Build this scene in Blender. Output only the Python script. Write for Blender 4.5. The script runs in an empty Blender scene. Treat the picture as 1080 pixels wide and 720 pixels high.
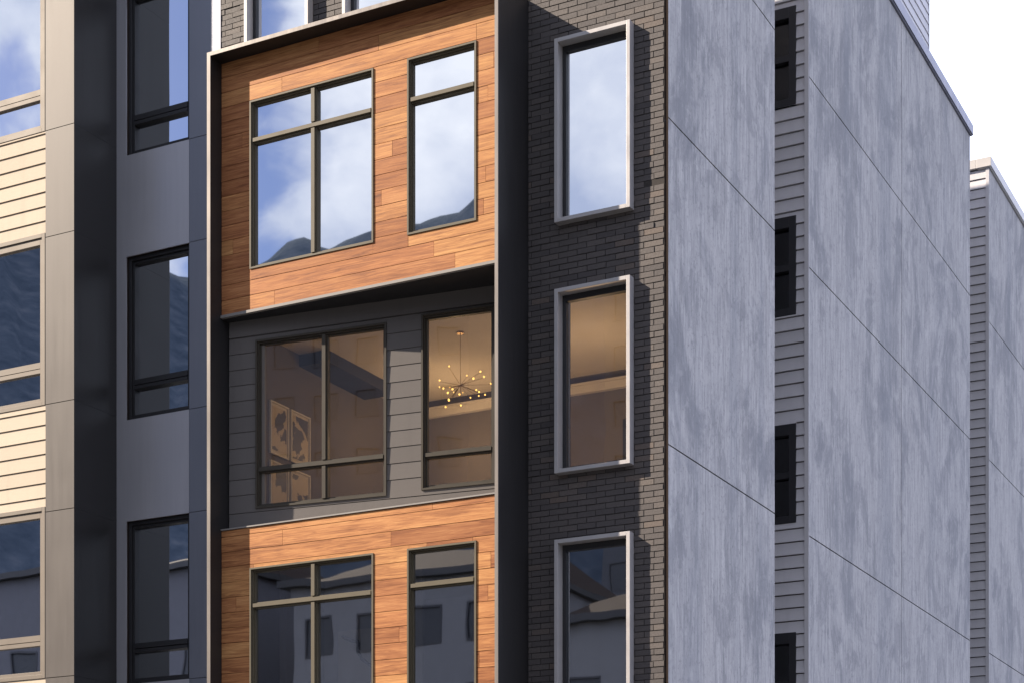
import bpy, math, random
from mathutils import Vector
random.seed(7)
SC = bpy.context.scene
COL = SC.collection

# ------------------------------------------------------------------ helpers
class MB:
    """collects boxes / prisms in world metres and links them as one mesh object"""
    def __init__(s, xf=None):
        s.v = []; s.f = []; s.r = []; s.m = []; s.xf = xf
    def poly(s, pts, rnd=0.5, mat=0):
        n = len(s.v); s.v += [s.xf(*p) if s.xf else p for p in pts]
        s.f.append(tuple(range(n, n + len(pts)))); s.r.append(rnd); s.m.append(mat)
    def hexa(s, p, rnd=0.5, mat=0):
        # p: 8 points, bottom ring then top ring (each counter-clockwise from above)
        n = len(s.v); s.v += [s.xf(*q) if s.xf else q for q in p]
        for q in ((3, 2, 1, 0), (4, 5, 6, 7), (0, 1, 5, 4), (1, 2, 6, 5), (2, 3, 7, 6), (3, 0, 4, 7)):
            s.f.append(tuple(n + i for i in q)); s.r.append(rnd); s.m.append(mat)
    def box(s, x0, x1, y0, y1, z0, z1, rnd=0.5, mat=0):
        s.hexa([(x0, y0, z0), (x1, y0, z0), (x1, y1, z0), (x0, y1, z0),
                (x0, y0, z1), (x1, y0, z1), (x1, y1, z1), (x0, y1, z1)], rnd, mat)
    def ring(s, x0, x1, z0, z1, y0, y1, w, rnd=0.5, wb=None, wt=None):
        """rectangular frame in the xz plane, bar width w"""
        wb = w if wb is None else wb; wt = w if wt is None else wt
        s.box(x0, x0 + w, y0, y1, z0, z1, rnd); s.box(x1 - w, x1, y0, y1, z0, z1, rnd)
        s.box(x0 + w, x1 - w, y0, y1, z1 - wt, z1, rnd); s.box(x0 + w, x1 - w, y0, y1, z0, z0 + wb, rnd)
    def wall(s, x0, x1, y0, y1, z0, z1, holes, rnd=0.5):
        """slab in the xz plane with rectangular holes (hx0,hx1,hz0,hz1)"""
        xs = sorted({x0, x1, *[min(max(h[i], x0), x1) for h in holes for i in (0, 1)]})
        for a, b in zip(xs, xs[1:]):
            if b - a < 1e-6: continue
            c = (a + b) / 2; cuts = sorted((h[2], h[3]) for h in holes if h[0] < c < h[1])
            z = z0
            for h0, h1 in cuts:
                if h0 > z: s.box(a, b, y0, y1, z, min(h0, z1), rnd)
                z = max(z, h1)
            if z < z1: s.box(a, b, y0, y1, z, z1, rnd)
    def tube(s, a, b, r0, r1=None, n=8, rnd=0.5):
        r1 = r0 if r1 is None else r1
        a, b = Vector(a), Vector(b); d = (b - a).normalized()
        u = d.orthogonal().normalized(); w = d.cross(u)
        k = len(s.v)
        for c, r in ((a, r0), (b, r1)):
            for i in range(n):
                t = 2 * math.pi * i / n; p = c + (u * math.cos(t) + w * math.sin(t)) * r
                s.v.append(s.xf(*p) if s.xf else tuple(p))
        for i in range(n):
            j = (i + 1) % n; s.f.append((k + i, k + j, k + n + j, k + n + i)); s.r.append(rnd); s.m.append(0)
        s.f.append(tuple(k + i for i in reversed(range(n)))); s.r.append(rnd); s.m.append(0)
        s.f.append(tuple(k + n + i for i in range(n))); s.r.append(rnd); s.m.append(0)
    def ball(s, c, r, n=8, m=6, rnd=0.5):
        k = len(s.v)
        for i in range(m + 1):
            ph = math.pi * i / m
            for j in range(n):
                t = 2 * math.pi * j / n
                s.v.append((c[0] + r * math.sin(ph) * math.cos(t), c[1] + r * math.sin(ph) * math.sin(t), c[2] + r * math.cos(ph)))
        for i in range(m):
            for j in range(n):
                j2 = (j + 1) % n
                s.f.append((k + i * n + j, k + (i + 1) * n + j, k + (i + 1) * n + j2, k + i * n + j2)); s.r.append(rnd); s.m.append(0)
    def build(s, name, mats, parent=None, bevel=0.0, label=None):
        if not isinstance(mats, (list, tuple)): mats = [mats]
        o0 = base_of(parent)
        me = bpy.data.meshes.new(name)
        me.from_pydata([(v[0] - o0[0], v[1] - o0[1], v[2] - o0[2]) for v in s.v], [], s.f)
        for m in mats: me.materials.append(m)
        me.polygons.foreach_set('material_index', s.m)
        at = me.attributes.new('rnd', 'FLOAT', 'FACE'); at.data.foreach_set('value', s.r)
        o = bpy.data.objects.new(name, me); COL.objects.link(o)
        if parent is not None: o.parent = parent
        if label: o['label'] = label
        if bevel:
            b = o.modifiers.new('bevel', 'BEVEL'); b.width = bevel; b.segments = 2; b.limit_method = 'ANGLE'
        return o

def base_of(p):
    v = Vector((0, 0, 0))
    while p is not None:
        v += p.location; p = p.parent
    return v

def thing(name, label, cat, loc=(0, 0, 0), group=None):
    o = bpy.data.objects.new(name, None); COL.objects.link(o); o.location = loc
    o.empty_display_size = 0.3
    o['label'] = label; o['category'] = cat
    if group: o['group'] = group
    return o

# ------------------------------------------------------------------ materials
def new_mat(name):
    m = bpy.data.materials.new(name); m.use_nodes = True
    nt = m.node_tree; nt.nodes.clear()
    out = nt.nodes.new('ShaderNodeOutputMaterial')
    return m, nt, out

class N:
    """tiny node-building helper"""
    def __init__(s, nt): s.nt = nt
    def n(s, t, **kw):
        k = s.nt.nodes.new(t)
        for a, b in kw.items(): setattr(k, a, b)
        return k
    def l(s, a, b): s.nt.links.new(a, b)
    def val(s, sock, v):
        if hasattr(v, 'is_output'): s.l(v, sock)
        elif isinstance(v, (tuple, list)) and len(v) == 3 and sock.type == 'RGBA': sock.default_value = (*v, 1)
        else: sock.default_value = v
    def math(s, op, a, b=None, c=None, clamp=False):
        k = s.n('ShaderNodeMath', operation=op, use_clamp=clamp); s.val(k.inputs[0], a)
        if b is not None: s.val(k.inputs[1], b)
        if c is not None: s.val(k.inputs[2], c)
        return k.outputs[0]
    def mix(s, f, a, b, mode='MIX'):
        k = s.n('ShaderNodeMix', data_type='RGBA', blend_type=mode)
        s.val(k.inputs[0], f); s.val(k.inputs[6], a); s.val(k.inputs[7], b); return k.outputs[2]
    def coord(s, scale=(1, 1, 1), offset=None, rot=(0, 0, 0), src='Object'):
        tc = s.n('ShaderNodeTexCoord'); mp = s.n('ShaderNodeMapping'); mp.inputs['Scale'].default_value = scale
        mp.inputs['Rotation'].default_value = rot
        if offset is not None: s.val(mp.inputs['Location'], offset)
        s.l(tc.outputs[src], mp.inputs[0]); return mp.outputs[0]
    def noise(s, co, scale=1, detail=4, rough=0.55, dist=0):
        k = s.n('ShaderNodeTexNoise'); s.l(co, k.inputs['Vector'])
        k.inputs['Scale'].default_value = scale; k.inputs['Detail'].default_value = detail
        k.inputs['Roughness'].default_value = rough; k.inputs['Distortion'].default_value = dist
        return k.outputs['Fac']
    def ramp(s, f, stops, interp='LINEAR'):
        k = s.n('ShaderNodeValToRGB'); k.color_ramp.interpolation = interp; s.l(f, k.inputs[0])
        e = k.color_ramp.elements
        while len(e) < len(stops): e.new(0.5)
        for q, (p, c) in zip(e, stops):
            q.position = p; q.color = (*c, 1) if len(c) == 3 else c
        return k.outputs[0]
    def mrange(s, v, a, b, c=0, d=1, smooth=False):
        k = s.n('ShaderNodeMapRange'); s.val(k.inputs[0], v)
        if smooth: k.interpolation_type = 'SMOOTHSTEP'
        for i, x in zip((1, 2, 3, 4), (a, b, c, d)): k.inputs[i].default_value = x
        return k.outputs[0]
    def attr(s, name):
        return s.n('ShaderNodeAttribute', attribute_name=name).outputs['Fac']
    def bump(s, h, strength=0.3, dist=0.01):
        k = s.n('ShaderNodeBump'); s.l(h, k.inputs['Height'])
        k.inputs['Strength'].default_value = strength; k.inputs['Distance'].default_value = dist
        return k.outputs[0]
    def bsdf(s, out, col, rough=0.5, metal=0.0, spec=0.5, normal=None):
        b = s.n('ShaderNodeBsdfPrincipled')
        s.val(b.inputs['Base Color'], col); s.val(b.inputs['Roughness'], rough)
        s.val(b.inputs['Metallic'], metal); b.inputs['Specular IOR Level'].default_value = spec
        if normal is not None: s.l(normal, b.inputs['Normal'])
        s.l(b.outputs[0], out.inputs[0]); return b

def mat_plain(name, col, rough=0.5, metal=0.0, spec=0.5, var=0.08, vscale=3.0, bump=0.0):
    m, nt, out = new_mat(name); g = N(nt)
    nz = g.noise(g.coord(), vscale, 6, 0.6)
    c = g.mix(nz, tuple(x * (1 - var * 2) for x in col), tuple(min(1, x * (1 + var * 2)) for x in col))
    r = g.mrange(nz, 0.3, 0.7, max(0.02, rough - 0.06), min(1, rough + 0.06))
    nrm = None
    if bump: nrm = g.bump(g.noise(g.coord(), 60, 3), bump, 0.004)
    g.bsdf(out, c, r, metal, spec, nrm); return m

def mat_metal_panel(name, col, rough, metal=0.55, wav=0.05, spec=0.5):
    """powder-coated sheet: faint oil-canning and dust runs"""
    m, nt, out = new_mat(name); g = N(nt)
    runs = g.noise(g.coord((9, 9, 0.5)), 1.6, 5, 0.6)
    blot = g.noise(g.coord(), 1.1, 4, 0.5)
    dust = g.noise(g.coord(), 45, 3, 0.6)
    f = g.math('ADD', g.math('MULTIPLY', runs, 0.5), g.math('ADD', g.math('MULTIPLY', blot, 0.44), g.math('MULTIPLY', dust, 0.06)))
    c = g.mix(f, tuple(x * 0.84 for x in col), tuple(x * 1.16 for x in col))
    r = g.mrange(f, 0.3, 0.7, rough - 0.05, rough + 0.08)
    nrm = g.bump(g.noise(g.coord(), 1.4, 1, 0.4), wav, 0.05)
    g.bsdf(out, c, r, metal, spec, nrm); return m

def mat_brick():
    m, nt, out = new_mat('charcoal_brick'); g = N(nt)
    r = g.attr('rnd')
    c = g.ramp(r, [(0.0, (0.072, 0.065, 0.068)), (0.35, (0.090, 0.081, 0.082)), (0.7, (0.113, 0.100, 0.098)), (0.93, (0.135, 0.116, 0.108)), (1.0, (0.145, 0.115, 0.100))])
    nz = g.noise(g.coord(), 38, 5, 0.65)
    c = g.mix(g.mrange(nz, 0.3, 0.75, 0.0, 0.5), c, (0.07, 0.06, 0.058))
    big = g.noise(g.coord((1, 1, 0.5)), 0.9, 3)
    c = g.mix(g.mrange(big, 0.4, 0.7, 0, 0.3), c, (0.11, 0.10, 0.098))
    nrm = g.bump(nz, 0.5, 0.004)
    g.bsdf(out, c, g.mrange(nz, 0.2, 0.8, 0.55, 0.75), 0, 0.35, nrm); return m

def mat_wood():
    m, nt, out = new_mat('cedar_boards'); g = N(nt)
    r = g.attr('rnd')
    off = g.n('ShaderNodeCombineXYZ'); g.l(g.math('MULTIPLY', r, 37.0), off.inputs[0]); g.l(g.math('MULTIPLY', r, 91.0), off.inputs[2])
    co = g.coord((0.9, 4, 17), off.outputs[0])
    warp = g.noise(g.coord((0.7, 1, 4), off.outputs[0]), 1.3, 2, 0.5)
    grain = g.noise(co, 2.2, 7, 0.62, 1.1)
    fine = g.noise(g.coord((2.5, 6, 95), off.outputs[0]), 2.0, 4, 0.6)
    f = g.math('ADD', g.math('MULTIPLY', grain, 0.7), g.math('MULTIPLY', warp, 0.3))
    c = g.ramp(f, [(0.30, (0.155, 0.060, 0.027)), (0.42, (0.36, 0.152, 0.063)), (0.52, (0.51, 0.232, 0.093)), (0.68, (0.67, 0.355, 0.150))])
    tone = g.ramp(r, [(0.0, (0.68, 0.60, 0.62)), (0.25, (0.84, 0.78, 0.82)), (0.55, (0.98, 0.97, 0.97)), (0.8, (1.06, 1.14, 1.12)), (0.92, (0.93, 0.86, 0.88)), (1.0, (0.78, 0.70, 0.74))])
    c = g.mix(1.0, c, tone, 'MULTIPLY')
    c = g.mix(g.mrange(fine, 0.45, 0.72, 0, 0.4), c, (0.22, 0.078, 0.030))
    nrm = g.bump(fine, 0.25, 0.003)
    g.bsdf(out, c, g.mrange(grain, 0.3, 0.7, 0.5, 0.68), 0, 0.16, nrm); return m

def mat_concrete():
    """board-marked grey render: vertical brush streaks, trowel smudges, damp drifts, pitted edges"""
    m, nt, out = new_mat('streaked_concrete'); g = N(nt)
    st1 = g.noise(g.coord((4.5, 4.5, 0.22)), 1.5, 7, 0.68)
    st2 = g.noise(g.coord((10, 10, 0.45)), 1.5, 6, 0.78)
    st3 = g.noise(g.coord((15, 15, 1.5)), 1.4, 5, 0.8)
    smud = g.noise(g.coord((0.8, 0.55, 0.42), rot=(0.75, 0, 0)), 1.0, 9, 0.66, 0.9)
    smud2 = g.noise(g.coord((1, 0.9, 0.6), (5.3, 2.1, 8.8), rot=(0.5, 0, 0)), 1.5, 10, 0.70, 0.5)
    drift = g.noise(g.coord((0.9, 0.9, 0.05), (3.1, 7.7, 1.0)), 1.3, 4, 0.55)
    tone = g.noise(g.coord((0.3, 0.3, 0.16), (9, 4, 2)), 1.0, 3, 0.5)
    c = g.mix(g.mrange(st1, 0.34, 0.66), (0.270, 0.264, 0.270), (0.415, 0.402, 0.402))
    c = g.mix(g.mrange(tone, 0.35, 0.65, 0, 0.35), c, (0.40, 0.38, 0.37))
    c = g.mix(g.mrange(st2, 0.50, 0.62, 0, 0.55), c, (0.50, 0.485, 0.48))
    c = g.mix(g.mrange(st2, 0.47, 0.35, 0, 0.50), c, (0.19, 0.19, 0.20))
    st4 = g.noise(g.coord((19, 19, 0.9), (4, 9, 1)), 1.2, 4, 0.7)
    c = g.mix(g.mrange(st4, 0.53, 0.62, 0, 0.38), c, (0.20, 0.20, 0.21))
    c = g.mix(g.mrange(st3, 0.52, 0.60, 0, 0.60), c, (0.53, 0.51, 0.50))
    k = g.math('MULTIPLY', g.mrange(smud, 0.51, 0.60), g.mrange(st1, 0.2, 0.6, 0.45, 1.0))
    c = g.mix(g.math('MULTIPLY', k, 0.66), c, (0.165, 0.170, 0.190))
    c = g.mix(g.mrange(smud2, 0.53, 0.57, 0, 0.42), c, (0.19, 0.19, 0.205))
    c = g.mix(g.mrange(smud2, 0.45, 0.39, 0, 0.40), c, (0.47, 0.45, 0.44))
    c = g.mix(g.mrange(drift, 0.54, 0.66, 0, 0.38), c, (0.20, 0.21, 0.235))
    pit = g.noise(g.coord(), 17, 5, 0.75)
    c = g.mix(g.mrange(pit, 0.56, 0.64, 0, 0.55), c, (0.185, 0.182, 0.185))
    mot = g.noise(g.coord((2.2, 2.2, 1.4), (1, 6, 3)), 2.4, 9, 0.78)
    c = g.mix(g.mrange(mot, 0.55, 0.63, 0, 0.40), c, (0.20, 0.20, 0.21))
    c = g.mix(g.mrange(mot, 0.44, 0.36, 0, 0.35), c, (0.47, 0.455, 0.45))
    c = g.mix(g.mrange(pit, 0.36, 0.30, 0, 0.40), c, (0.52, 0.50, 0.49))
    h = g.math('ADD', g.math('MULTIPLY', st2, 0.5), g.math('MULTIPLY', pit, 0.5))
    g.bsdf(out, c, 0.82, 0, 0.3, g.bump(h, 0.6, 0.008)); return m

def mat_siding(name, col, rough=0.75):
    m, nt, out = new_mat(name); g = N(nt)
    r = g.attr('rnd')
    fib = g.noise(g.coord((3, 3, 60)), 1.6, 5, 0.6)
    dirt = g.noise(g.coord((6, 6, 0.8)), 1.2, 5, 0.6)
    c = g.mix(r, tuple(x * 0.93 for x in col), tuple(min(1, x * 1.05) for x in col))
    c = g.mix(g.mrange(dirt, 0.5, 0.75, 0, 0.22), c, tuple(x * 0.66 for x in col))
    c = g.mix(g.mrange(fib, 0.5, 0.8, 0, 0.22), c, tuple(x * 0.75 for x in col))
    g.bsdf(out, c, rough, 0, 0.2, g.bump(fib, 0.25, 0.003)); return m

def mat_glass(name, refl=0.42, tint=(0.62, 0.64, 0.66), wav=0.065):
    """coated double glazing: part mirror, part tinted view through"""
    m, nt, out = new_mat(name); g = N(nt)
    w = g.noise(g.coord((1, 1, 0.8)), 1.25, 1, 0.4)
    nrm = g.bump(w, wav, 0.02)
    gl = g.n('ShaderNodeBsdfGlossy'); gl.inputs['Color'].default_value = (0.93, 0.96, 1.0, 1); gl.inputs['Roughness'].default_value = 0.012
    g.l(nrm, gl.inputs['Normal'])
    tr = g.n('ShaderNodeBsdfTransparent'); tr.inputs['Color'].default_value = (*tint, 1)
    fr = g.n('ShaderNodeFresnel'); fr.inputs['IOR'].default_value = 1.5
    f = g.math('ADD', g.math('MULTIPLY', fr.outputs[0], 0.9), refl, clamp=True)
    mx = g.n('ShaderNodeMixShader'); g.l(f, mx.inputs[0]); g.l(tr.outputs[0], mx.inputs[1]); g.l(gl.outputs[0], mx.inputs[2])
    g.l(mx.outputs[0], out.inputs[0]); return m

def mat_clear(name):
    m, nt, out = new_mat(name); g = N(nt)
    tr = g.n('ShaderNodeBsdfTransparent'); tr.inputs['Color'].default_value = (0.97, 0.97, 0.97, 1)
    g.l(tr.outputs[0], out.inputs[0]); return m

def mat_emit(name, col, s):
    m, nt, out = new_mat(name); g = N(nt)
    e = g.n('ShaderNodeEmission'); e.inputs[0].default_value = (*col, 1); e.inputs[1].default_value = s
    g.l(e.outputs[0], out.inputs[0]); return m

M = {}
M['brick'] = mat_brick()
M['mortar'] = mat_plain('dark_mortar', (0.055, 0.05, 0.048), 0.9, 0, 0.2, 0.15, 20)
M['wood'] = mat_wood()
M['gap'] = mat_plain('dark_backing', (0.03, 0.02, 0.016), 0.9, 0, 0.2)
M['frame'] = mat_metal_panel('black_steel', (0.022, 0.021, 0.022), 0.42, 0.1)
M['edge'] = mat_metal_panel('sunlit_steel_edge', (0.30, 0.272, 0.252), 0.30, 0.4, 0.012, 0.3)  # lighter copy of the frame metal, sunlight put into the colour
M['panel'] = mat_metal_panel('charcoal_sheet', (0.46, 0.46, 0.50), 0.34, 0.4, 0.015)
M['strip'] = mat_metal_panel('charcoal_sheet_matt', (0.21, 0.225, 0.27), 0.42, 0.6, 0.02)
M['pilaster'] = mat_metal_panel('grey_sheet', (0.125, 0.114, 0.108), 0.42, 0.12, 0.012, 0.18)
M['conc'] = mat_concrete()
M['cream'] = mat_siding('cream_siding', (0.57, 0.485, 0.385))
M['darksid'] = mat_siding('charcoal_siding', (0.150, 0.138, 0.133))
M['greysid'] = mat_siding('pale_grey_siding', (0.62, 0.605, 0.63))
M['bronze'] = mat_plain('bronze_window_metal', (0.10, 0.084, 0.056), 0.55, 0.0, 0.35)
M['tan'] = mat_plain('sunlit_window_metal', (0.20, 0.17, 0.142), 0.55, 0.05, 0.3)  # dark window metal with the warm sunlight put into its colour
M['dark_bronze'] = mat_plain('dark_bronze_metal', (0.055, 0.047, 0.036), 0.5, 0.0, 0.35)
M['black'] = mat_plain('black_window_metal', (0.028, 0.028, 0.032), 0.45, 0.2)
M['alu'] = mat_plain('brushed_aluminium', (0.45, 0.435, 0.44), 0.42, 0.25, 0.4)
M['coping'] = mat_plain('grey_coping', (0.20, 0.20, 0.25), 0.45, 0.3)
M['coping_pale'] = mat_plain('pale_coping', (0.52, 0.50, 0.49), 0.5, 0.1)
M['flash'] = mat_plain('flashing_metal', (0.26, 0.245, 0.235), 0.55, 0.0, 0.3)
M['glass'] = mat_glass('coated_glass', 0.84, (0.46, 0.48, 0.50))
M['glass_soft'] = mat_glass('clear_glass', 0.26, (0.74, 0.73, 0.70))
M['glass_mid'] = mat_glass('half_coated_glass', 0.42, (0.74, 0.73, 0.72))
M['glass_dark'] = mat_glass('shaded_glass', 0.03, (0.5, 0.5, 0.5))
M['clear'] = mat_clear('inner_glass_face')
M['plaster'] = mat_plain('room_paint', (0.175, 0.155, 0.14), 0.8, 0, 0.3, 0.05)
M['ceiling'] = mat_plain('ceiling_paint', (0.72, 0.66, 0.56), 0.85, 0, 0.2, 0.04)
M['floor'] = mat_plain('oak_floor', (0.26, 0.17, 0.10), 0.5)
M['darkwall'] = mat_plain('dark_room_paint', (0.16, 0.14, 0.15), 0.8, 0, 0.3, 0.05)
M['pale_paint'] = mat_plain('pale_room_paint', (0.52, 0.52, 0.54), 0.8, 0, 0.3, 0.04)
M['trimwhite'] = mat_plain('white_trim', (0.74, 0.70, 0.64), 0.6)
M['roof'] = mat_plain('roof_membrane', (0.3, 0.3, 0.3), 0.9)
M['render'] = mat_plain('wall_render', (0.36, 0.34, 0.33), 0.85)

# ------------------------------------------------------------------ window pieces
def pane(parent, x0, x1, y, z0, z1, xf=None, mat='glass'):
    """glass sheet 8 mm thick, its coated face towards -y, tilted by a hair like every real pane"""
    b = MB(xf); t = 0.008
    tx = random.uniform(-1, 1) * 0.0012; tz = random.uniform(-1, 1) * 0.0010
    cx, cz = (x0 + x1) / 2, (z0 + z1) / 2
    Y = lambda x, z: y + tx * (x - cx) + tz * (z - cz)
    q = [(x0, z0), (x1, z0), (x1, z1), (x0, z1)]
    b.poly([(x, Y(x, z), z) for x, z in q], 0.5, 0)
    b.poly([(x, Y(x, z) + t, z) for x, z in reversed(q)], 0.5, 1)
    return b.build('glass_pane', [M[mat], M['clear']], parent)

def stepped_frame(b, x0, x1, z0, z1, yf, w=0.045, depth=0.11):
    """outer ring plus a thinner inner ring set back: reads as a stepped extrusion"""
    b.ring(x0, x1, z0, z1, yf, yf + depth, w * 0.45)
    a = w * 0.45
    b.ring(x0 + a, x1 - a, z0 + a, z1 - a, yf + 0.028, yf + depth, w * 0.35)
    a += w * 0.35
    b.ring(x0 + a, x1 - a, z0 + a, z1 - a, yf + 0.055, yf + depth, w * 0.35)

# ================================================================== SUN, SKY, CAMERA
KX, KY, KZ = 1.90, 1.0, 1.42                        # towards the sun: (-KX, -KY, KZ)
sd = Vector((-KX, -KY, KZ)).normalized()
elev = math.asin(sd.z); azim = math.atan2(sd.x, sd.y)
sun = bpy.data.lights.new('sun', 'SUN'); sun.energy = 5.0; sun.angle = math.radians(0.5); sun.color = (1.0, 0.86, 0.70)
so = bpy.data.objects.new('sun', sun); COL.objects.link(so)
so.rotation_euler = sd.to_track_quat('Z', 'Y').to_euler(); so.location = (-30, -20, 40)

w = bpy.data.worlds.new('World'); SC.world = w; w.use_nodes = True
nt = w.node_tree; nt.nodes.clear(); g = N(nt)
wo = g.n('ShaderNodeOutputWorld'); bg = g.n('ShaderNodeBackground'); bg.inputs[1].default_value = 0.05
sky = g.n('ShaderNodeTexSky', sky_type='NISHITA'); sky.sun_disc = False
sky.sun_elevation = elev; sky.sun_rotation = azim; sky.air_density = 1.0; sky.dust_density = 0.6; sky.ozone_density = 2.0
tc = g.n('ShaderNodeTexCoord'); sep = g.n('ShaderNodeSeparateXYZ'); g.l(tc.outputs['Generated'], sep.inputs[0])
mp = g.n('ShaderNodeMapping'); mp.inputs['Location'].default_value = (2.35, 0.55, 0.3); mp.inputs['Scale'].default_value = (1, 1, 1.35)
g.l(tc.outputs['Generated'], mp.inputs[0])
cl = g.noise(mp.outputs[0], 4.2, 9, 0.52, 0.25)
shade = g.noise(mp.outputs[0], 7.0, 6, 0.55)
# overcast bank away from the sun (towards +x and +y)
side = g.math('ADD', g.math('MULTIPLY', sep.outputs[0], 0.55), g.math('MULTIPLY', sep.outputs[1], 0.83))
bank = g.mrange(side, -0.02, 0.42, 0, 0.34, True)
west = g.mrange(g.math('DIVIDE', sep.outputs[0], g.math('MINIMUM', sep.outputs[1], -0.02)), 0.72, 0.47, -0.015, 0.11)
far_west = g.mrange(g.math('DIVIDE', sep.outputs[0], g.math('MINIMUM', sep.outputs[1], -0.02)), 0.76, 0.90, 0, 0.055)
high = g.math('MULTIPLY', g.mrange(sep.outputs[2], 0.425, 0.465, 0, 0.10), g.mrange(sep.outputs[2], 0.70, 0.55, 0, 1))
cov = g.mrange(g.math('ADD', g.math('ADD', g.math('ADD', cl, high), far_west), g.math('ADD', west, bank)), 0.49, 0.555, 0, 1, True)
ccol = g.mix(g.mrange(shade, 0.38, 0.62), (4.8, 5.5, 7.6), (10.2, 10.4, 11.2))
skyc = g.mix(1.0, sky.outputs[0], (0.66, 0.70, 0.92), 'MULTIPLY')
ccol2 = g.mix(g.mrange(side, 0.1, 0.5), ccol, g.mix(g.mrange(shade, 0.35, 0.55), (12.8, 13.9, 18.4), (18.6, 20.3, 26.8)))
g.l(g.mix(cov, skyc, ccol2), bg.inputs[0]); g.l(bg.outputs[0], wo.inputs[0])

cam = bpy.data.cameras.new('camera'); co = bpy.data.objects.new('camera', cam); COL.objects.link(co)
co.location = (8.282, -19.82, 1.7); co.rotation_euler = (math.radians(90), 0, math.radians(27.64))
cam.sensor_width = 36; cam.lens = 1900 / 1080 * 36; cam.shift_x = 0.0; cam.shift_y = (1008 - 360) / 1080
cam.clip_end = 3000; SC.camera = co
SC.view_settings.view_transform = 'Standard'; SC.view_settings.look = 'None'
SC.view_settings.exposure = 1.05; SC.view_settings.gamma = 1

# ================================================================== CENTRE TOWNHOUSE
T = thing('townhouse', 'townhouse of dark brick and reddish wood boards with a black metal frame round its bay', 'building', (-3.4, 0, 0))
FX0, FX1 = -6.189, -1.872           # outer edges of the black frame
IX0, IX1 = -6.136, -1.922           # inner edges
YF = -0.785; ZT, ZTI = 13.510, 13.460
b = MB()
b.box(FX0, IX0, YF, 0.30, 0.3, ZT); b.box(IX1, FX1, YF, 0.30, 0.3, ZT); b.box(IX0, IX1, YF, 0.30, ZTI, ZT)
b.build('portal_frame', M['frame'], T, 0.004)
b = MB(); ye = YF - 0.0065
b.box(FX0, IX0, ye, YF - 0.0005, 0.3, ZT); b.box(IX1 + .004, FX1, ye, YF - 0.0005, 0.3, ZT); b.box(IX0, IX1 + .004, ye, YF - 0.0005, ZTI, ZT)
b.build('sunlit_edge', M['edge'], T)  # pale strips paint the sun on the frame's front edge

# ---- brick
OPEN = []          # window openings in the brick plane
BWX0, BWX1 = -1.457, -0.449
BZ = [10.640 - 3.05 * 2, 10.640 - 3.05, 10.640, 10.640 + 3.05]       # sills of the boxed windows
for z in BZ: OPEN.append((BWX0 + 0.03, BWX1 - 0.03, z + 0.03, z + 2.24 - 0.03))
TOPX = [(-6.09, -5.062), (-4.531, -3.51), (-2.98, -1.99)]
for a, c in TOPX: OPEN.append((a + 0.03, c - 0.03, 13.69 + 0.03, 13.69 + 2.24 - 0.03))
BRX = -0.057
b = MB()
b.wall(FX1, BRX, 0.011, 0.28, 0.3, 17.5, [o for o in OPEN])
b.wall(-6.555, FX1, 0.011, 0.28, ZT, 17.5, [o for o in OPEN])
RH, BL = 3.05 / 42, 0.252
rows = int(17.5 / RH)
for r in range(4, rows):
    z0 = r * RH; z1 = z0 + RH - 0.010
    offs = (r % 2) * BL / 2 + random.uniform(-0.006, 0.006)
    xa = FX1 + 0.004 if z0 < ZT else -6.555
    x = BRX - offs - BL * 60
    while x < BRX:
        a, c = max(x, xa), min(x + BL - 0.010, BRX)
        x += BL
        if c - a < 0.012: continue
        if z0 < ZT < z1 + 0.01 and a < FX1: continue
        segs = [(a, c)]
        for o in OPEN:
            if z1 > o[2] and z0 < o[3]:
                ns = []
                for p, q in segs:
                    if q <= o[0] or p >= o[1]: ns.append((p, q)); continue
                    if p < o[0]: ns.append((p, o[0]))
                    if q > o[1]: ns.append((o[1], q))
                segs = ns
        for p, q in segs:
            if q - p < 0.01: continue
            d = random.gauss(0, 0.0026); e = random.uniform(-0.0022, 0.0022)
            b.box(p, q, d, 0.02, z0 + e, z1 + e, min(1, max(0, random.gauss(0.5, 0.22))) if random.random() > 0.03 else 1.0)
b.build('brick_wall', [M['brick']], T)
mm = MB(); mm.wall(FX1, BRX, 0.0085, 0.0105, 0.3, 17.5, OPEN); mm.wall(-6.555, FX1, 0.0085, 0.0105, ZT + 0.02, 17.5, OPEN)
mm.build('mortar_bed', M['mortar'], T)
b = MB(); b.box(BRX + .001, -0.024, 0.07, 0.25, 0, 17.5); b.box(-0.0235, -0.001, -0.006, -0.0015, 0, 17.49); b.build('corner_trim', M['gap'], T)

def box_window(parent, x0, x1, z0, mat='glass', h=2.24):
    z1 = z0 + h; yf = -0.115; t = 0.048
    b = MB(); b.ring(x0, x1, z0, z1, yf, 0.16, t); o = b.build('window', M['alu'], parent, 0.003)
    a0, a1, c0, c1 = x0 + t, x1 - t, z0 + t, z1 - t
    b = MB(); b.ring(a0, a1, c0, c1, 0.02, 0.10, 0.05, wt=0.075); b.build('sash_frame', M['black'], o, 0.002)
    pane(o, a0 + 0.05, a1 - 0.05, 0.055, c0 + 0.05, c1 - 0.075, mat=mat)
    return o
for i, z in enumerate(BZ): box_window(T, BWX0, BWX1, z, ('glass_mid', 'glass_soft', 'glass', 'glass')[i])
for a, c in TOPX: box_window(T, a, c, 13.69)

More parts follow.
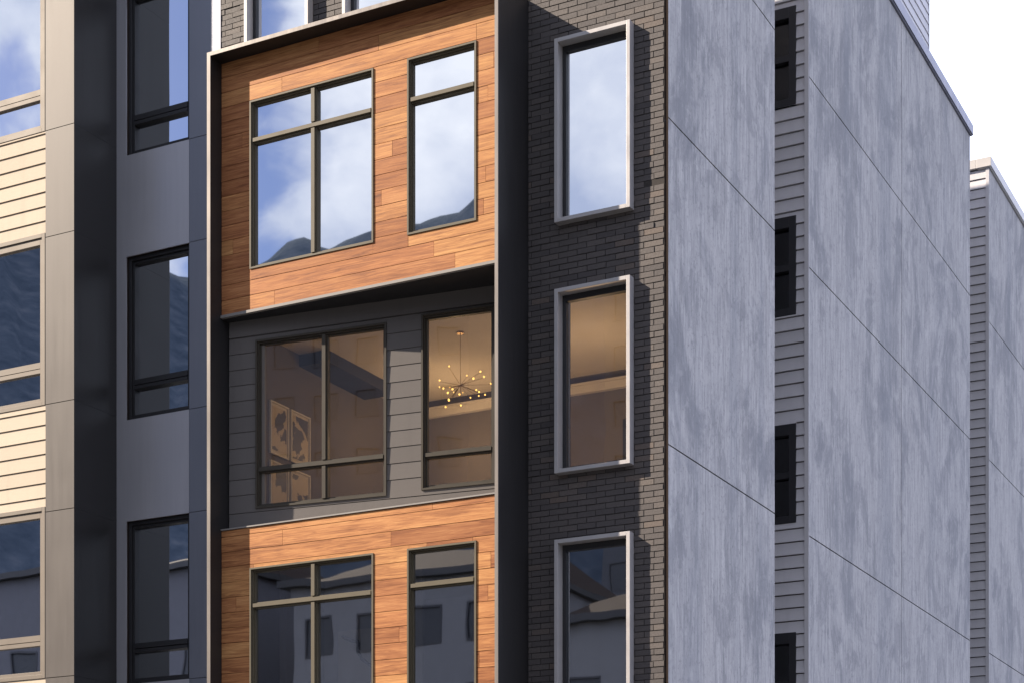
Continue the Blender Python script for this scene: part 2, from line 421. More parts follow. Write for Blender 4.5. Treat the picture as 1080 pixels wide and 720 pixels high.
# ---- wood boxes
YW = -0.55
WX0, WX1 = IX0 + 0.002, IX1 - 0.002
def fit_cuts(a, c, cuts):
    xs = [a] + [x for x in sorted(cuts) if a < x < c] + [c]
    return list(zip(xs, xs[1:]))
def boards(z_edges, holes, joints):
    b = MB(); g2 = 0.0035
    b.wall(WX0, WX1, YW + 0.016, YW + 0.05, z_edges[0], z_edges[-1], holes, 0.5)
    for k, (za, zb) in enumerate(zip(z_edges, z_edges[1:])):
        js = joints.get(k)
        if js is None:
            x = WX0 + random.uniform(0.5, 2.2); js = []
            while x < WX1:
                js.append(x); x += random.uniform(1.5, 2.9)
        for p, q in fit_cuts(WX0, WX1, js):
            rnd = random.random()
            pcs = [(p, q, za, zb)]
            for h in holes:
                nx = []
                for (p2, q2, a2, b2) in pcs:
                    if q2 <= h[0] or p2 >= h[1] or b2 <= h[2] or a2 >= h[3]: nx.append((p2, q2, a2, b2)); continue
                    if p2 < h[0]: nx.append((p2, h[0], a2, b2))
                    if q2 > h[1]: nx.append((h[1], q2, a2, b2))
                    pa, qa = max(p2, h[0]), min(q2, h[1])
                    if a2 < h[2]: nx.append((pa, qa, a2, h[2]))
                    if b2 > h[3]: nx.append((pa, qa, h[3], b2))
                pcs = nx
            seen = {}
            for p2, q2, a2, b2 in pcs:
                # a board interrupted by a window starts anew on the other side
                side = 0 if q2 < -4.6 else (1 if q2 < -3.0 else 2)
                if len(pcs) > 1 and side not in seen: seen[side] = random.random()
                rr = seen.get(side, rnd)
                e = random.uniform(-0.0015, 0.0015)
                ga = g2 if abs(a2 - za) < 1e-6 else 0; gb = g2 if abs(b2 - zb) < 1e-6 else 0
                if q2 - p2 > 0.01 and b2 - a2 > 0.012:
                    b.box(p2 + (0.002 if p2 == p else 0), q2 - (0.002 if q2 == q else 0), YW + e, YW + 0.02, a2 + ga, b2 - gb, rr)
    return b
PX = (-5.675, -3.775); SX = (-3.278, -2.297)
UZ = (10.668, 12.862)
holesU = [(PX[0] + .012, PX[1] - .012, UZ[0] + .012, UZ[1] - .012), (SX[0] + .012, SX[1] - .012, UZ[0] + .012, UZ[1] - .012)]
zsU = [10.135 + 0.1955 * i for i in range(17)] + [ZTI - 0.004]
jU = {0: [-5.29, -2.6], 1: [-2.9], 2: [-3.27], 3: [-4.80, -2.2], 4: [-5.95], 5: [-3.66, -2.17], 6: [], 7: [-2.0], 8: [-3.5], 9: [], 10: [-2.14], 11: [-5.8], 12: [-2.06], 13: [], 14: [-5.17, -2.3], 15: [-3.7], 16: [-4.6]}
boards(zsU, holesU, jU).build('wood_cladding', M['wood'], T)
LZ = (4.56, 6.773)
holesL = [(PX[0] + .012, PX[1] - .012, LZ[0] + .012, LZ[1] - .012), (SX[0] + .012, SX[1] - .012, LZ[0] + .012, LZ[1] - .012)]
zsL = [4.0] + [7.306 - 0.085 - 0.2 * i for i in range(15, -1, -1)] + [7.306]
nL = len(zsL) - 1
jL = {nL - 1: [-2.92], nL - 2: [-5.16], nL - 3: [-3.52], nL - 4: [-5.62, -3.0, -2.35], nL - 5: [-2.1], nL - 6: [-5.9], nL - 7: [-2.14], nL - 8: [], nL - 9: [-3.4]}
boards(zsL, holesL, jL).build('wood_cladding', M['wood'], T)
# soffits / box bodies behind the boards
b = MB(); b.box(WX0, WX1, YW + 0.004, 0.34, 10.108, 10.122); b.box(WX0, WX1, YW - 0.022, YW + 0.03, 10.098, 10.134)
b.build('flashing', M['flash'], T)
b = MB(); b.box(WX0, WX1, YW - 0.02, 0.34, 7.309, 7.326); b.build('flashing', M['flash'], T)
b = MB(); b.box(WX0, WX1, YW + 0.03, 0.34, 10.092, 10.107); b.build('soffit', M['black'], T)

def pair_window(parent, x0, x1, z0, z1, yf, zt, xm, mat, glass='glass', xf=None, t=0.05):
    b = MB(xf); stepped_frame(b, x0, x1, z0, z1, yf, t); o = b.build('window', M[mat], parent)
    cells_x = [x0 + t, x1 - t] if xm is None else None
    b = MB(xf); b.box(x0 + t * .9, x1 - t * .9, yf + 0.012, yf + 0.10, zt - 0.024, zt + 0.024)
    b.box(x0 + t * .9, x1 - t * .9, yf + 0.04, yf + 0.10, zt - 0.042, zt + 0.04); b.build('transom', M[mat], o)
    if xm is not None:
        b = MB(xf)
        for a, c in ((z0 + t * .9, zt - 0.042), (zt + 0.04, z1 - t * .9)):
            b.box(xm - 0.026, xm + 0.026, yf + 0.008, yf + 0.10, a, c); b.box(xm - 0.042, xm + 0.042, yf + 0.04, yf + 0.10, a, c)
        b.build('mullion', M[mat], o)
    xs = [(x0 + t, x1 - t)] if xm is None else [(x0 + t, xm - 0.04), (xm + 0.04, x1 - t)]
    for a, c in xs:
        pane(o, a, c, yf + 0.082, z0 + t, zt - 0.04, xf, glass); pane(o, a, c, yf + 0.082, zt + 0.038, z1 - t, xf, glass)
    return o
for z0, z1 in (UZ, LZ):
    pair_window(T, PX[0], PX[1], z0, z1, YW - 0.014, z0 + 1.68 if z0 > 8 else 6.282, -4.690, 'bronze', 'glass' if z0 > 8 else 'glass_mid')
    pair_window(T, SX[0], SX[1], z0, z1, YW - 0.014, z0 + 1.68 if z0 > 8 else 6.308, None, 'bronze', 'glass' if z0 > 8 else 'glass_mid')

# ---- recessed middle storey: siding wall set at an angle, deeper towards the right
AL = math.atan(0.122); CA, SA = math.cos(AL), math.sin(AL)
def XS(s, n, z): return (-6.14 + s * CA - n * SA, -0.40 + s * SA + n * CA, z)
MP = (0.420, 2.312, 7.597, 9.812); MS = (2.800, 3.80, 7.622, 9.850)
holesM = [(MP[0] + .01, MP[1] - .01, MP[2] + .01, MP[3] - .01), (MS[0] + .01, MS[1] - .01, MS[2] + .01, MS[3] - .01)]
S0, S1 = 0.02, 4.23
def siding(b, x0, x1, zs, y, holes=(), lap=0.012, thick=0.03, gap=0.007):
    """lap boards: every board leans out at its lower edge, so each throws a thin shadow line"""
    for za, zb in zip(zs, zs[1:]):
        cuts = sorted({x0, x1, *[min(max(v, x0), x1) for h in holes for v in h[:2]]})
        rnd = random.random()
        for p, q in zip(cuts, cuts[1:]):
            if q - p < 1e-4: continue
            c = (p + q) / 2; segs = [(za, zb)]
            for h in holes:
                if h[0] < c < h[1]:
                    ns = []
                    for a2, b2 in segs:
                        if b2 <= h[2] or a2 >= h[3]: ns.append((a2, b2)); continue
                        if a2 < h[2]: ns.append((a2, h[2]))
                        if b2 > h[3]: ns.append((h[3], b2))
                    segs = ns
            for a2, b2 in segs:
                a2 = a2 + gap if abs(a2 - za) < 1e-6 else a2
                f = lambda z: y - lap * (1 - (z - za) / (zb - za))
                b.hexa([(p, f(a2), a2), (q, f(a2), a2), (q, y + thick, a2), (p, y + thick, a2),
                        (p, f(b2), b2), (q, f(b2), b2), (q, y + thick, b2), (p, y + thick, b2)], rnd)
b = MB(XS)
zsM = [7.31, 7.555] + [7.583 + 0.2075 * i for i in range(1, 12)] + [9.875, 10.095]
siding(b, S0, S1, zsM, 0.0, holesM, 0.006, 0.05, 0.006)
b.build('siding', M['darksid'], T)
pair_window(T, *MP[:2], *MP[2:], -0.022, 8.108, 1.417, 'dark_bronze', 'glass_soft', XS, 0.055)
pair_window(T, *MS[:2], *MS[2:], -0.022, 8.066, None, 'dark_bronze', 'glass_soft', XS, 0.055)

# ---- concrete flank and roof
def conc_wall(parent, y0, y1, z1, vj=(), name='concrete_wall'):
    zs = [0.0, 4.0, 7.782, 11.655, 14.412, z1]; ys = [y0, *vj, y1]
    b = MB(); gp = 0.009
    b.box(-0.058, -0.022, y0 + 0.16, y1 - 0.004, 0, z1 - 0.002, 0.5, 1); b.box(-0.30, -0.0585, y0 + 0.26, y1 - 0.004, 0, z1 - 0.002, 0.5, 1)
    for za, zb in zip(zs, zs[1:]):
        for ya, yb in zip(ys, ys[1:]):
            gl_ = 0.009 if ya in vj else 0; gr = 0.009 if yb in vj else 0
            b.box(-0.0218, 0.0, ya + gl_, yb - gr, za + gp, zb - gp if zb != z1 else zb, random.random())
    return b.build(name, [M['conc'], M['gap']], parent)
conc_wall(T, 0.0, 3.77, 17.5)
b = MB(); b.box(-8.36, -0.31, 3.5, 3.77, 0, 17.5); b.build('rear_wall', M['render'], T)
b = MB(); b.box(-6.6, 0.05, -0.06, 3.82, 17.502, 17.64); b.build('roof_coping', M['coping'], T, 0.006)
b = MB(); b.box(FX0 + .06, FX1 - .06, -0.02, 0.25, 0, 3.98); b.build('base_wall', M['render'], T)

# ---- rooms behind the glass
def room(parent, x0, x1, ya, yb, z0, z1, wall='plaster', ceil='ceiling'):
    b = MB()
    b.box(x0, x1, ya, yb, z0 - 0.1, z0, 0.5, 2); b.box(x0, x1, ya, yb, z1, z1 + 0.1, 0.5, 1)
    b.box(x0, x1, yb, yb + 0.1, z0, z1); b.box(x0 - 0.1, x0, ya, yb, z0, z1); b.box(x1, x1 + 0.1, ya, yb, z0, z1)
    return b.build('room', [M[wall], M[ceil], M['floor']], parent)
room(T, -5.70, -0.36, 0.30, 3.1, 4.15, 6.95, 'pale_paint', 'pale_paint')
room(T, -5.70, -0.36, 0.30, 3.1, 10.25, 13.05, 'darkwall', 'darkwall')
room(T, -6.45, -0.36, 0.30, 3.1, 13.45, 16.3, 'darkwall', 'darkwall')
# the lit storey: floor, ceiling, partition carrying the prints, back wall with a pale cornice and a door
b = MB()
b.box(-5.72, -0.36, 0.34, 3.1, 7.02, 7.12, 0.5, 2); b.box(-5.72, -0.36, 0.34, 3.1, 9.86, 9.96, 0.5, 1)
b.hexa([XS(0.4, 0.06, 9.86), XS(4.2, 0.06, 9.86), (-1.9, 0.338, 9.86), (-5.72, 0.338, 9.86),
        XS(0.4, 0.06, 9.96), XS(4.2, 0.06, 9.96), (-1.9, 0.338, 9.96), (-5.72, 0.338, 9.96)], 0.5, 1)
b.hexa([XS(0.4, 0.06, 7.02), XS(4.2, 0.06, 7.02), (-1.9, 0.338, 7.02), (-5.72, 0.338, 7.02),
        XS(0.4, 0.06, 7.12), XS(4.2, 0.06, 7.12), (-1.9, 0.338, 7.12), (-5.72, 0.338, 7.12)], 0.5, 2)
b.box(-5.72, -5.62, -0.30, 3.1, 7.12, 9.86); b.box(-5.72, -0.36, 3.1, 3.2, 7.12, 9.96); b.box(-0.36, -0.31, 0.3, 3.1, 7.02, 9.96)
rm = b.build('room', [M['plaster'], M['ceiling'], M['floor']], T)
b = MB(); b.box(-5.618, -5.16, 0.5, 2.15, 9.70, 9.859); b.build('ceiling_beam', M['black'], rm)
b = MB(); b.box(-5.6, -0.4, 3.02, 3.099, 9.60, 9.70); b.box(-5.6, -0.4, 2.97, 3.099, 9.70, 9.73); b.build('cornice', M['trimwhite'], rm)
b = MB(); b.box(-1.95, -1.35, 3.03, 3.098, 7.13, 9.15); b.build('door', M['black'], rm)

lamp = bpy.data.lights.new('room_lamp', 'POINT'); lamp.energy = 27; lamp.color = (1.0, 0.66, 0.37); lamp.shadow_soft_size = 0.15
lo = bpy.data.objects.new('room_lamp', lamp); COL.objects.link(lo); lo.location = (-1.7, 1.5, 8.55)
lamp2 = bpy.data.lights.new('room_lamp', 'POINT'); lamp2.energy = 21; lamp2.color = (1.0, 0.64, 0.33); lamp2.shadow_soft_size = 0.15
lo2 = bpy.data.objects.new('room_lamp', lamp2); COL.objects.link(lo2); lo2.location = (-4.2, 2.2, 8.9)

# chandelier: stem, hoop, arms and small lit bulbs
CH = thing('chandelier', 'branching chandelier with small lit yellow bulbs behind the narrow middle window', 'chandelier', (-3.25, 0.75, 9.86))
M['brass'] = mat_plain('aged_brass', (0.34, 0.22, 0.08), 0.35, 0.8)
b = MB(); b.tube((-3.25, 0.75, 9.858), (-3.25, 0.75, 9.16), 0.003); b.tube((-3.25, 0.75, 9.858), (-3.25, 0.75, 9.84), 0.05)
tips = []
for k in range(24):
    t = 2 * math.pi * k / 24 + random.uniform(-.2, .2); r = random.uniform(0.12, 0.46); dz = random.uniform(-0.2, 0.14)
    tip = (-3.25 + r * math.cos(t), 0.75 + r * math.sin(t), 9.17 + dz); tips.append(tip)
    b.tube((-3.25, 0.75, 9.17), tip, 0.003, 0.002, n=5)
b.build('chandelier_frame', M['brass'], CH)
M['bulb'] = mat_emit('lit_bulb', (1.0, 0.55, 0.13), 2.2)
for tip in tips:
    b = MB(); b.ball((tip[0], tip[1], tip[2] + 0.012), random.uniform(0.007, 0.016)); b.build('bulb', M['bulb'], CH)

# framed prints on the partition (plane x = -5.62), two rows of two
def print_mat(seed, paper, ink):
    m, nt, out = new_mat('print_paper'); q = N(nt)
    n1 = q.noise(q.coord((1, 1, 1), (seed * 3.1, seed * 1.7, seed)), 2.6, 4, 0.5, 0.8)
    n2 = q.noise(q.coord((1, 1, 1), (seed, seed * 5, 2)), 14, 4, 0.6)
    f = q.mrange(q.math('ADD', n1, q.math('MULTIPLY', n2, 0.12)), 0.60, 0.615)
    q.bsdf(out, q.mix(f, paper, ink), 0.5); return m
def framed_print(label, y0, y1, z0, z1, seed):
    t = thing('framed_print', label, 'picture', (-5.618, (y0 + y1) / 2, z0), 'framed prints on the partition wall')
    def ringx(b, w, xa, xb):
        b.box(xa, xb, y0, y0 + w, z0, z1); b.box(xa, xb, y1 - w, y1, z0, z1); b.box(xa, xb, y0 + w, y1 - w, z0, z0 + w); b.box(xa, xb, y0 + w, y1 - w, z1 - w, z1)
    b = MB(); ringx(b, 0.022, -5.618, -5.588); b.build('frame', M['trimwhite'], t)
    b = MB(); b.box(-5.618, -5.603, y0 + 0.022, y1 - 0.022, z0 + 0.022, z1 - 0.022); b.build('mount', M['ceiling'], t)
    b = MB(); b.box(-5.6028, -5.600, y0 + 0.05, y1 - 0.05, z0 + 0.06, z1 - 0.06)
    b.build('print', print_mat(seed, (0.55, 0.46, 0.34), (0.06, 0.055, 0.075)), t)
framed_print('upper framed print nearest the glass, dark curved shape on tan paper', -0.20, 0.22, 8.36, 9.06, 1.3)
framed_print('upper framed print second from the glass, plain tan paper', 0.27, 0.73, 8.36, 9.06, 4.9)
framed_print('lower framed print nearest the glass with a thin dark branching line', -0.20, 0.22, 7.50, 8.27, 2.2)
framed_print('lower framed print second from the glass with a large dark blot', 0.27, 0.73, 7.50, 8.27, 7.4)

# white canvas with one dark brush curve, on the wall of the lower room
CV = thing('canvas_painting', 'white canvas with a black brush curve seen through the lower wood-framed pair of windows', 'painting', (-4.9, 1.2, 5.3))
b = MB(); b.box(-5.42, -4.30, 1.16, 1.20, 5.45, 6.20); b.build('canvas', M['trimwhite'], CV)
b = MB(); pts = [(-5.35, 6.12), (-5.2, 6.05), (-5.08, 6.02), (-5.10, 5.9), (-5.02, 5.78), (-4.85, 5.66), (-4.62, 5.6), (-4.4, 5.62)]
for p, q in zip(pts, pts[1:]): b.tube((p[0], 1.157, p[1]), (q[0], 1.157, q[1]), 0.026, n=6)
b.build('brush_stroke', M['black'], CV)
b = MB(); b.box(-5.68, -4.1, 1.203, 1.26, 4.16, 6.94); b.build('screen_wall', M['pale_paint'], T)

# ================================================================== LEFT TOWNHOUSE
L = thing('townhouse', 'townhouse of cream siding and a grey metal pilaster, with a charcoal panelled bay in shade', 'building', (-9.5, 0, 0))
YP = -0.881; PXA, PXB = -8.865, -8.36
YPF, QA, QB = YP, PXA, PXB            
jz = [1.75, 5.52, 7.80, 9.272, 11.558, 13.02, 15.3, 17.5]
b = MB(); zz = [0.0] + jz
b.hexa([(QA + .006, YPF + .006, 0), (QB - .006, YPF + .006, 0), (PXB - .006, 0.02, 0), (QA + .006, 0.02, 0),
        (QA + .006, YPF + .006, 17.49), (QB - .006, YPF + .006, 17.49), (PXB - .006, 0.02, 17.49), (QA + .006, 0.02, 17.49)], 0.5, 1)
for za, zb in zip(zz, zz[1:]):
    b.box(QA, QB, YPF, YPF + 0.0055, za + 0.005, zb - 0.005, random.random())
    zc, zd = za + 0.001, zb - 0.001
    b.hexa([(QB - .0055, YPF + .006, zc), (QB, YPF + .006, zc), (PXB, 0.0, zc), (PXB - .0055, 0.0, zc),
            (QB - .0055, YPF + .006, zd), (QB, YPF + .006, zd), (PXB, 0.0, zd), (PXB - .0055, 0.0, zd)], random.random(), 2)
b.build('pilaster', [M['pilaster'], M['gap'], M['frame']], L)  # last material: near-black return face, its shade put into the colour
# charcoal bay: panel sheets round the windows
RX0, RX1, RXJ = PXB, -6.557, -7.090
wz = [(12.885 - 3.69 * k, 12.885 - 3.69 * k + 2.275) for k in range(4)]
DWX = (-8.190, RXJ - 0.004)
bk = MB(); bk.wall(RX0, RX1, 0.022, 0.25, 0, 17.5, [(DWX[0], DWX[1], a, c) for a, c in wz]); bk.build('bay_backing', M['gap'], L)
b = MB()
edges = sorted([0.0, 17.5] + [v for p in wz for v in p if 0 < v < 17.5])
for za, zb in zip(edges, edges[1:]):
    iswin = any(abs(za - p[0]) < 1e-6 for p in wz)
    if iswin: b.box(RX0, DWX[0], 0.0, 0.02, za, zb, random.random())
    else: b.box(RX0, RXJ - 0.004, 0.0, 0.02, za, zb, random.random())
b.build('panel_cladding', M['panel'], L)
b = MB()
for za, zb in zip(edges, edges[1:]): b.box(RXJ + 0.004, RX1, -0.006, 0.02, za + 0.004, zb - 0.004, random.random())
b.build('panel_strip', M['strip'], L)
for za, zb in wz:
    if za < 0: continue
    b = MB(); x0, x1 = DWX; y = 0.055
    b.ring(x0, x1, za, zb, y, y + 0.12, 0.05); b.ring(x0 + 0.05, x1 - 0.05, za + 0.05, zb - 0.05, y + 0.03, y + 0.12, 0.035)
    o = b.build('window', M['black'], L, 0.002)
    zr = za + 0.50
    b = MB(); b.box(x0 + 0.085, x1 - 0.085, y + 0.02, y + 0.12, zr - 0.055, zr - 0.008); b.box(x0 + 0.085, x1 - 0.085, y + 0.02, y + 0.12, zr + 0.004, zr + 0.075); b.build('transom', M['black'], o)
    pane(o, x0 + 0.085, x1 - 0.085, y + 0.09, za + 0.085, zr - 0.055); pane(o, x0 + 0.085, x1 - 0.085, y + 0.09, zr + 0.075, zb - 0.085)
# cream siding strip and its windows
LX0, LX1 = -13.2, QA - 0.003
YL = YP + 0.02
LW = [(-10.35, LX1 - 0.008)]
lz = [(9.272 + 3.75 * k, 9.272 + 3.75 * k + 2.355) for k in (-2, -1, 0, 1)]
lh = [(LW[0][0] + .01, LX1, a + .01, c - .01) for a, c in lz]
b = MB(); b.wall(LX0, LX1, YL + 0.03, 0.2, 0, 17.5, lh); b.m = [1] * len(b.m)
zs = [0.0]
while zs[-1] < 17.4: zs.append(zs[-1] + 0.1995)
zs = [z + 0.02 for z in zs]
siding(b, LX0, LX1, zs, YL, lh, 0.016, 0.0295)
b.build('siding', [M['cream'], M['gap']], L)  # near-black backing paints the lap shade between the boards
for a, c in lz:
    x0, x1 = LW[0]; b = MB(); y = YL - 0.022
    b.ring(x0, x1, a, c, y, y + 0.15, 0.055); b.ring(x0 + .055, x1 - .055, a + .055, c - .055, y + 0.018, y + 0.15, 0.045, wt=0.09)
    o = b.build('window', M['tan'], L, 0.002)
    zr = a + 0.50
    b = MB(); b.box(x0 + .1, x1 - .1, y + 0.018, y + 0.15, zr - 0.045, zr + 0.01); b.box(x0 + .1, x1 - .1, y + 0.018, y + 0.15, zr + 0.02, zr + 0.10); b.build('transom', M['tan'], o)
    xm = (x0 + x1) / 2 - 0.18
    pane(o, x0 + .1, x1 - .1, y + 0.06, a + 0.1, zr - 0.045); pane(o, x0 + .1, x1 - .1, y + 0.06, zr + 0.10, c - 0.145)
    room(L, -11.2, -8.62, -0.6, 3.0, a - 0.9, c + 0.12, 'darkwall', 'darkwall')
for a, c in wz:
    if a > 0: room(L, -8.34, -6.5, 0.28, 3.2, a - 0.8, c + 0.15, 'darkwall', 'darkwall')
b = MB(); b.box(-13.2, -8.37, 3.1, 3.5, 0, 17.5); b.build('rear_wall', M['render'], L)
b = MB(); b.box(-13.25, -6.62, -0.93, 3.55, 17.502, 17.64); b.build('roof_coping', M['coping'], L)

# ================================================================== REAR BLOCKS (beyond the light wells)
def rear_block(label, y0, y1, vj, wins, coping_mat, depth=10.0):
    R = thing('apartment_block', label, 'building', (-2, y0 + 2, 0))
    b = MB()
    hs = [(-1.00, -0.190, z, z + 1.44) for z in wins]
    b.wall(-depth, -0.064, y0 + 0.0425, y0 + 0.25, 0, 17.5, hs); b.m = [1] * len(b.m)
    zs = [0.0]
    while zs[-1] < 17.3: zs.append(zs[-1] + 0.1915)
    zs = [z + 0.05 for z in zs]; zs[-1] = min(zs[-1], 17.5)
    siding(b, -depth, -0.064, zs, y0 + 0.012, hs, 0.024, 0.03, 0.016)
    b.build('siding', [M['greysid'], M['gap']], R)  # dark backing in the gaps deepens the lap shadows by colour
    b = MB(); b.box(-0.0635, -0.0225, y0 - 0.012, y0 + 0.10, 0, 17.5); b.box(-0.0222, 0.004, y0 - 0.012, y0 - 0.001, 0, 17.5); b.build('corner_trim', M['greysid'], R)
    for z in wins:
        x0, x1 = -1.0, -0.190; y = y0 - 0.010
        b = MB(); b.ring(x0, x1, z, z + 1.44, y, y + 0.16, 0.11, wt=0.16); o = b.build('window', M['black'], R, 0.002)
        zm = z + 0.70
        b = MB(); b.box(x0 + .11, x1 - .11, y + 0.01, y + 0.14, zm - 0.045, zm + 0.045); b.build('transom', M['black'], o)
        pane(o, x0 + .11, x1 - .11, y + 0.09, z + .11, zm - 0.045, None, 'glass_dark'); pane(o, x0 + .11, x1 - .11, y + 0.09, zm + 0.045, z + 1.28, None, 'glass_dark')
    conc_wall(R, y0, y1, 17.48, vj)
    b = MB(); b.box(-depth, -0.31, y1 - 0.25, y1, 0, 17.5); b.box(-depth - .25, -depth, y0 - 1.6, y1, 0, 17.5); b.build('rear_wall', M['render'], R)
    b = MB(); b.box(-depth - .3, -0.31, y0 + 0.26, y1 - 0.26, 17.2, 17.3); b.build('roof', M['roof'], R)
    b = MB(); t = 0.055
    b.box(-0.25, t, y0 - t, y1 + t, 17.502, 17.69); b.box(-depth, -0.252, y0 - t, y0 + 0.2, 17.502, 17.69); b.box(-depth, -0.252, y1 - .2, y1 + t, 17.502, 17.69)
    b.box(-0.22, t - 0.02, y0 - t + 0.02, y1 + t - 0.02, 17.484, 17.5015)
    b.build('roof_coping', M[coping_mat], R, 0.006)
    return R
R1 = rear_block('long streaked grey wall block with dark windows in its narrow siding strip', 5.244, 15.006, (10.16,), [14.045, 11.0, 7.995, 4.965], 'coping')
# set-back top storey with lap siding
b = MB()
pzs = [17.3 + 0.19 * k for k in range(21)]
XP, YE = -0.5, 13.82
for za, zb in zip(pzs, pzs[1:]):
    b.hexa([(XP - 0.05, 6.2, za), (XP + 0.016, 6.2, za), (XP + 0.016, YE, za), (XP - 0.05, YE, za),
            (XP - 0.05, 6.2, zb), (XP, 6.2, zb), (XP, YE, zb), (XP - 0.05, YE, zb)], random.random())
b.box(-9.9, XP - 0.051, 6.2, YE - 0.001, 17.3, pzs[-1]); b.box(XP - 0.05, XP + 0.02, YE, YE + 0.03, 17.3, pzs[-1])
b.build('penthouse', M['greysid'], R1)
rear_block('farthest pale grey block beside the white sky, top of its siding strip sunlit', 16.6, 26.5, (21.6,), [], 'coping_pale')

# ================================================================== SURROUNDINGS (mostly out of frame, seen in the glass)
def slab(name, x0, x1, y0, y1, z, col, rough=0.9, th=0.02):
    b = MB(); b.box(x0, x1, y0, y1, z - th, z); o = b.build(name, mat_plain(name + '_surface', col, rough, 0, 0.3, 0.15, 4, 0.3)); o['kind'] = 'structure'; return o
slab('ground', -1500, 1500, -1500, 1500, 0.0, (0.05, 0.055, 0.045))
slab('road', -400, 400, -14.5, -4.2, 0.008, (0.05, 0.05, 0.052), 0.85, 0.006)
slab('pavement', -400, 400, -4.2, -0.9, 0.13, (0.13, 0.13, 0.13), 0.9, 0.13)
slab('pavement', -400, 400, -22.5, -14.5, 0.13, (0.13, 0.13, 0.13), 0.9, 0.13)
slab('lane', 0.6, 7.5, -0.9, 120, 0.012, (0.10, 0.10, 0.10), 0.9, 0.008)

# wooded ridge across the valley: a height field in polar steps round the site
PROFILE = [(-3.30, .30), (-3.05, .33), (-2.95, .35), (-2.70, .375), (-2.58, .392), (-2.50, .382), (-2.44, .378)]
def ridge(az):
    # az = azimuth (deg) from -y turning to -x; returns tan(elevation) seen from the mirrored camera
    pts = [(-60, .10), (-20, .20), (5, .31), (17, .36), (23, .385), (25.8, .399), (26.6, .409), (27.6, .417), (28.8, .416), (29.75, .406), (30.7, .398), (32, .399), (32.7, .396), (33.4, .388), (34.1, .390), (34.7, .383), (35.6, .372), (37, .362), (40, .370), (44, .382), (52, .36), (75, .25), (100, .16), (140, .10)]
    for (a, h), (c, k) in zip(pts, pts[1:]):
        if a <= az <= c:
            t = (az - a) / (c - a); t = t * t * (3 - 2 * t); return h + (k - h) * t
    return .1
V = []; F = []; cx, cy = 8.3, 18.8
azs = [-60 + 0.6 * i for i in range(334)]; rads = [150, 190, 230, 265, 290, 310, 330, 420]
for i, a in enumerate(azs):
    for j, r in enumerate(rads):
        k = [0.0, .30, .58, .80, .93, 1.0, .93, .4][j]
        t = math.radians(a); n1 = math.sin(a * 1.7 + j) + math.sin(a * 4.1 + 2 * j) * .5 + random.uniform(-.6, .6)
        V.append((cx - math.sin(t) * r, cy - math.cos(t) * r, -1 + ((ridge(a) + 0.009) * 310 * math.cos(math.radians(0)) + 1.7) * k + n1 * 0.9 * (k > 0)))
nr = len(rads)
for i in range(len(azs) - 1):
    for j in range(nr - 1):
        F.append((i * nr + j, (i + 1) * nr + j, (i + 1) * nr + j + 1, i * nr + j + 1))
me = bpy.data.meshes.new('hills'); me.from_pydata(V, [], F)
m, nt, out = new_mat('hazed_hillside'); q = N(nt)
n1 = q.noise(q.coord(), 0.35, 6, 0.65)
df = q.n('ShaderNodeBsdfDiffuse'); q.l(q.ramp(n1, [(0.35, (0.030, 0.040, 0.054)), (0.55, (0.045, 0.056, 0.072)), (0.72, (0.07, 0.078, 0.092))]), df.inputs[0]); q.l(df.outputs[0], out.inputs[0])  # blue-grey ramp: distance haze put into the woodland colour
me.materials.append(m); ho = bpy.data.objects.new('hills', me); COL.objects.link(ho); ho['kind'] = 'structure'
for p in me.polygons: p.use_smooth = True

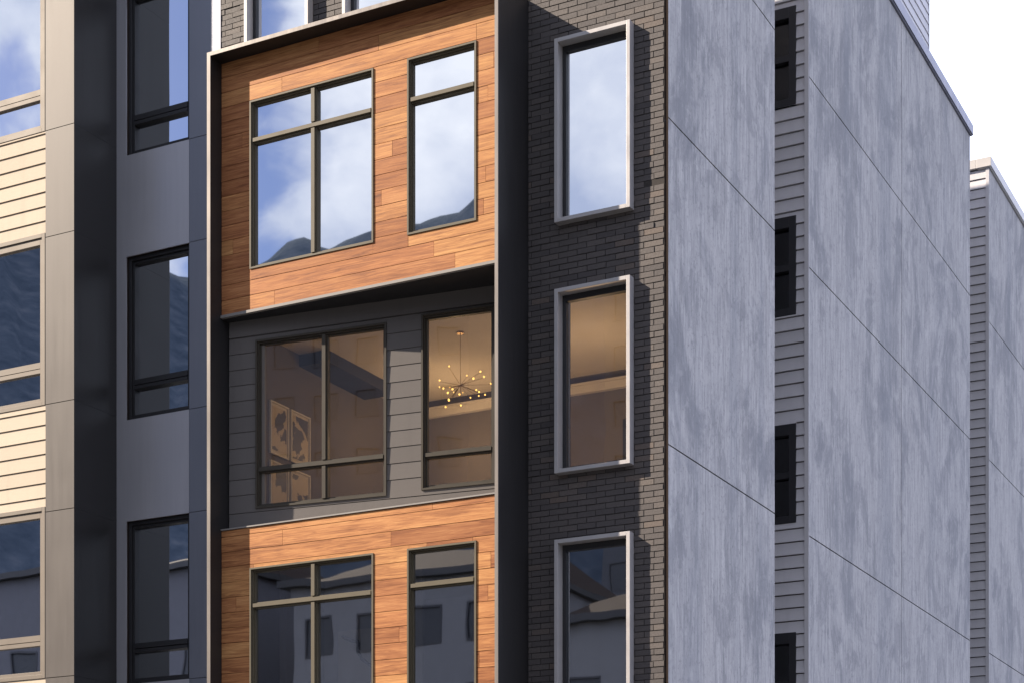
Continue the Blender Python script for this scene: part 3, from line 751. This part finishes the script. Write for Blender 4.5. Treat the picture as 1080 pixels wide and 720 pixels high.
M['dark_glass'] = mat_plain('dark_window_glass', (0.03, 0.032, 0.036), 0.3, 0, 0.3)
def house(label, x0, x1, y0, y1, h, col, seed):
    H = thing('house', label, 'building', ((x0 + x1) / 2, y1, 0), 'houses across the street')
    mw = mat_plain('house_wall', col, 0.85, 0, 0.3, 0.1)
    b = MB(); hs = []; st = int(h // 3)
    nx = max(2, int((x1 - x0) / 2.3))
    for f_ in range(st):
        for k in range(nx):
            cx_ = x0 + (k + .5) * (x1 - x0) / nx; hs.append((cx_ - .65, cx_ + .65, f_ * 3 + 1.0, f_ * 3 + 2.5))
    b.wall(x0, x1, y1 - 0.3, y1, 0, h, hs); b.box(x0, x1, y0, y1 - 0.301, 0, h); b.build('wall', mw, H)
    for hx0, hx1, hz0, hz1 in hs:
        b = MB(); b.ring(hx0, hx1, hz0, hz1, y1 - 0.12, y1 + 0.03, 0.08); o = b.build('window', M['black'], H)
        b = MB(); b.box(hx0 + .08, hx1 - .08, y1 - 0.06, y1 - 0.05, hz0 + .08, hz1 - .08); b.build('glass_pane', M['dark_glass'], o)
    b = MB(); b.box(x0 - .3, x1 + .3, y1, y1 + .35, h + 0.002, h + .25); b.box(x1, x1 + .3, y0 - .3, y1 - .001, h + 0.002, h + .25); b.box(x0 - .3, x0, y0 - .3, y1 - .001, h + 0.002, h + .25); b.build('parapet', M['frame'], H)
    b = MB()
    b.hexa([(x0, y0, h + .252), (x1, y0, h + .252), (x1, y1, h + .252), (x0, y1, h + .252),
            (x0 + 2, (y0 + y1) / 2 - .2, h + 2.4), (x1 - 2, (y0 + y1) / 2 - .2, h + 2.4), (x1 - 2, (y0 + y1) / 2 + .2, h + 2.4), (x0 + 2, (y0 + y1) / 2 + .2, h + 2.4)])
    b.build('roof', M['gap'], H)
house('flat block across the street, its dark face reflected in the lower wood-framed panes', -31, -21.5, -50, -38, 15.6, (0.17, 0.168, 0.172), 1)
house('lower flat block across the street reflected in the bottom boxed window of the brick wall', -19.8, -8, -48, -37, 13.4, (0.18, 0.178, 0.18), 2)
house('long flat block across the street reflected in the lower cream-siding window', -58, -36, -54, -39, 17.5, (0.085, 0.085, 0.095), 3)
house('tall tower far across the street, its corner reflected in the upper boxed window', -33.5, -22, -86, -71, 42.6, (0.07, 0.072, 0.08), 4)
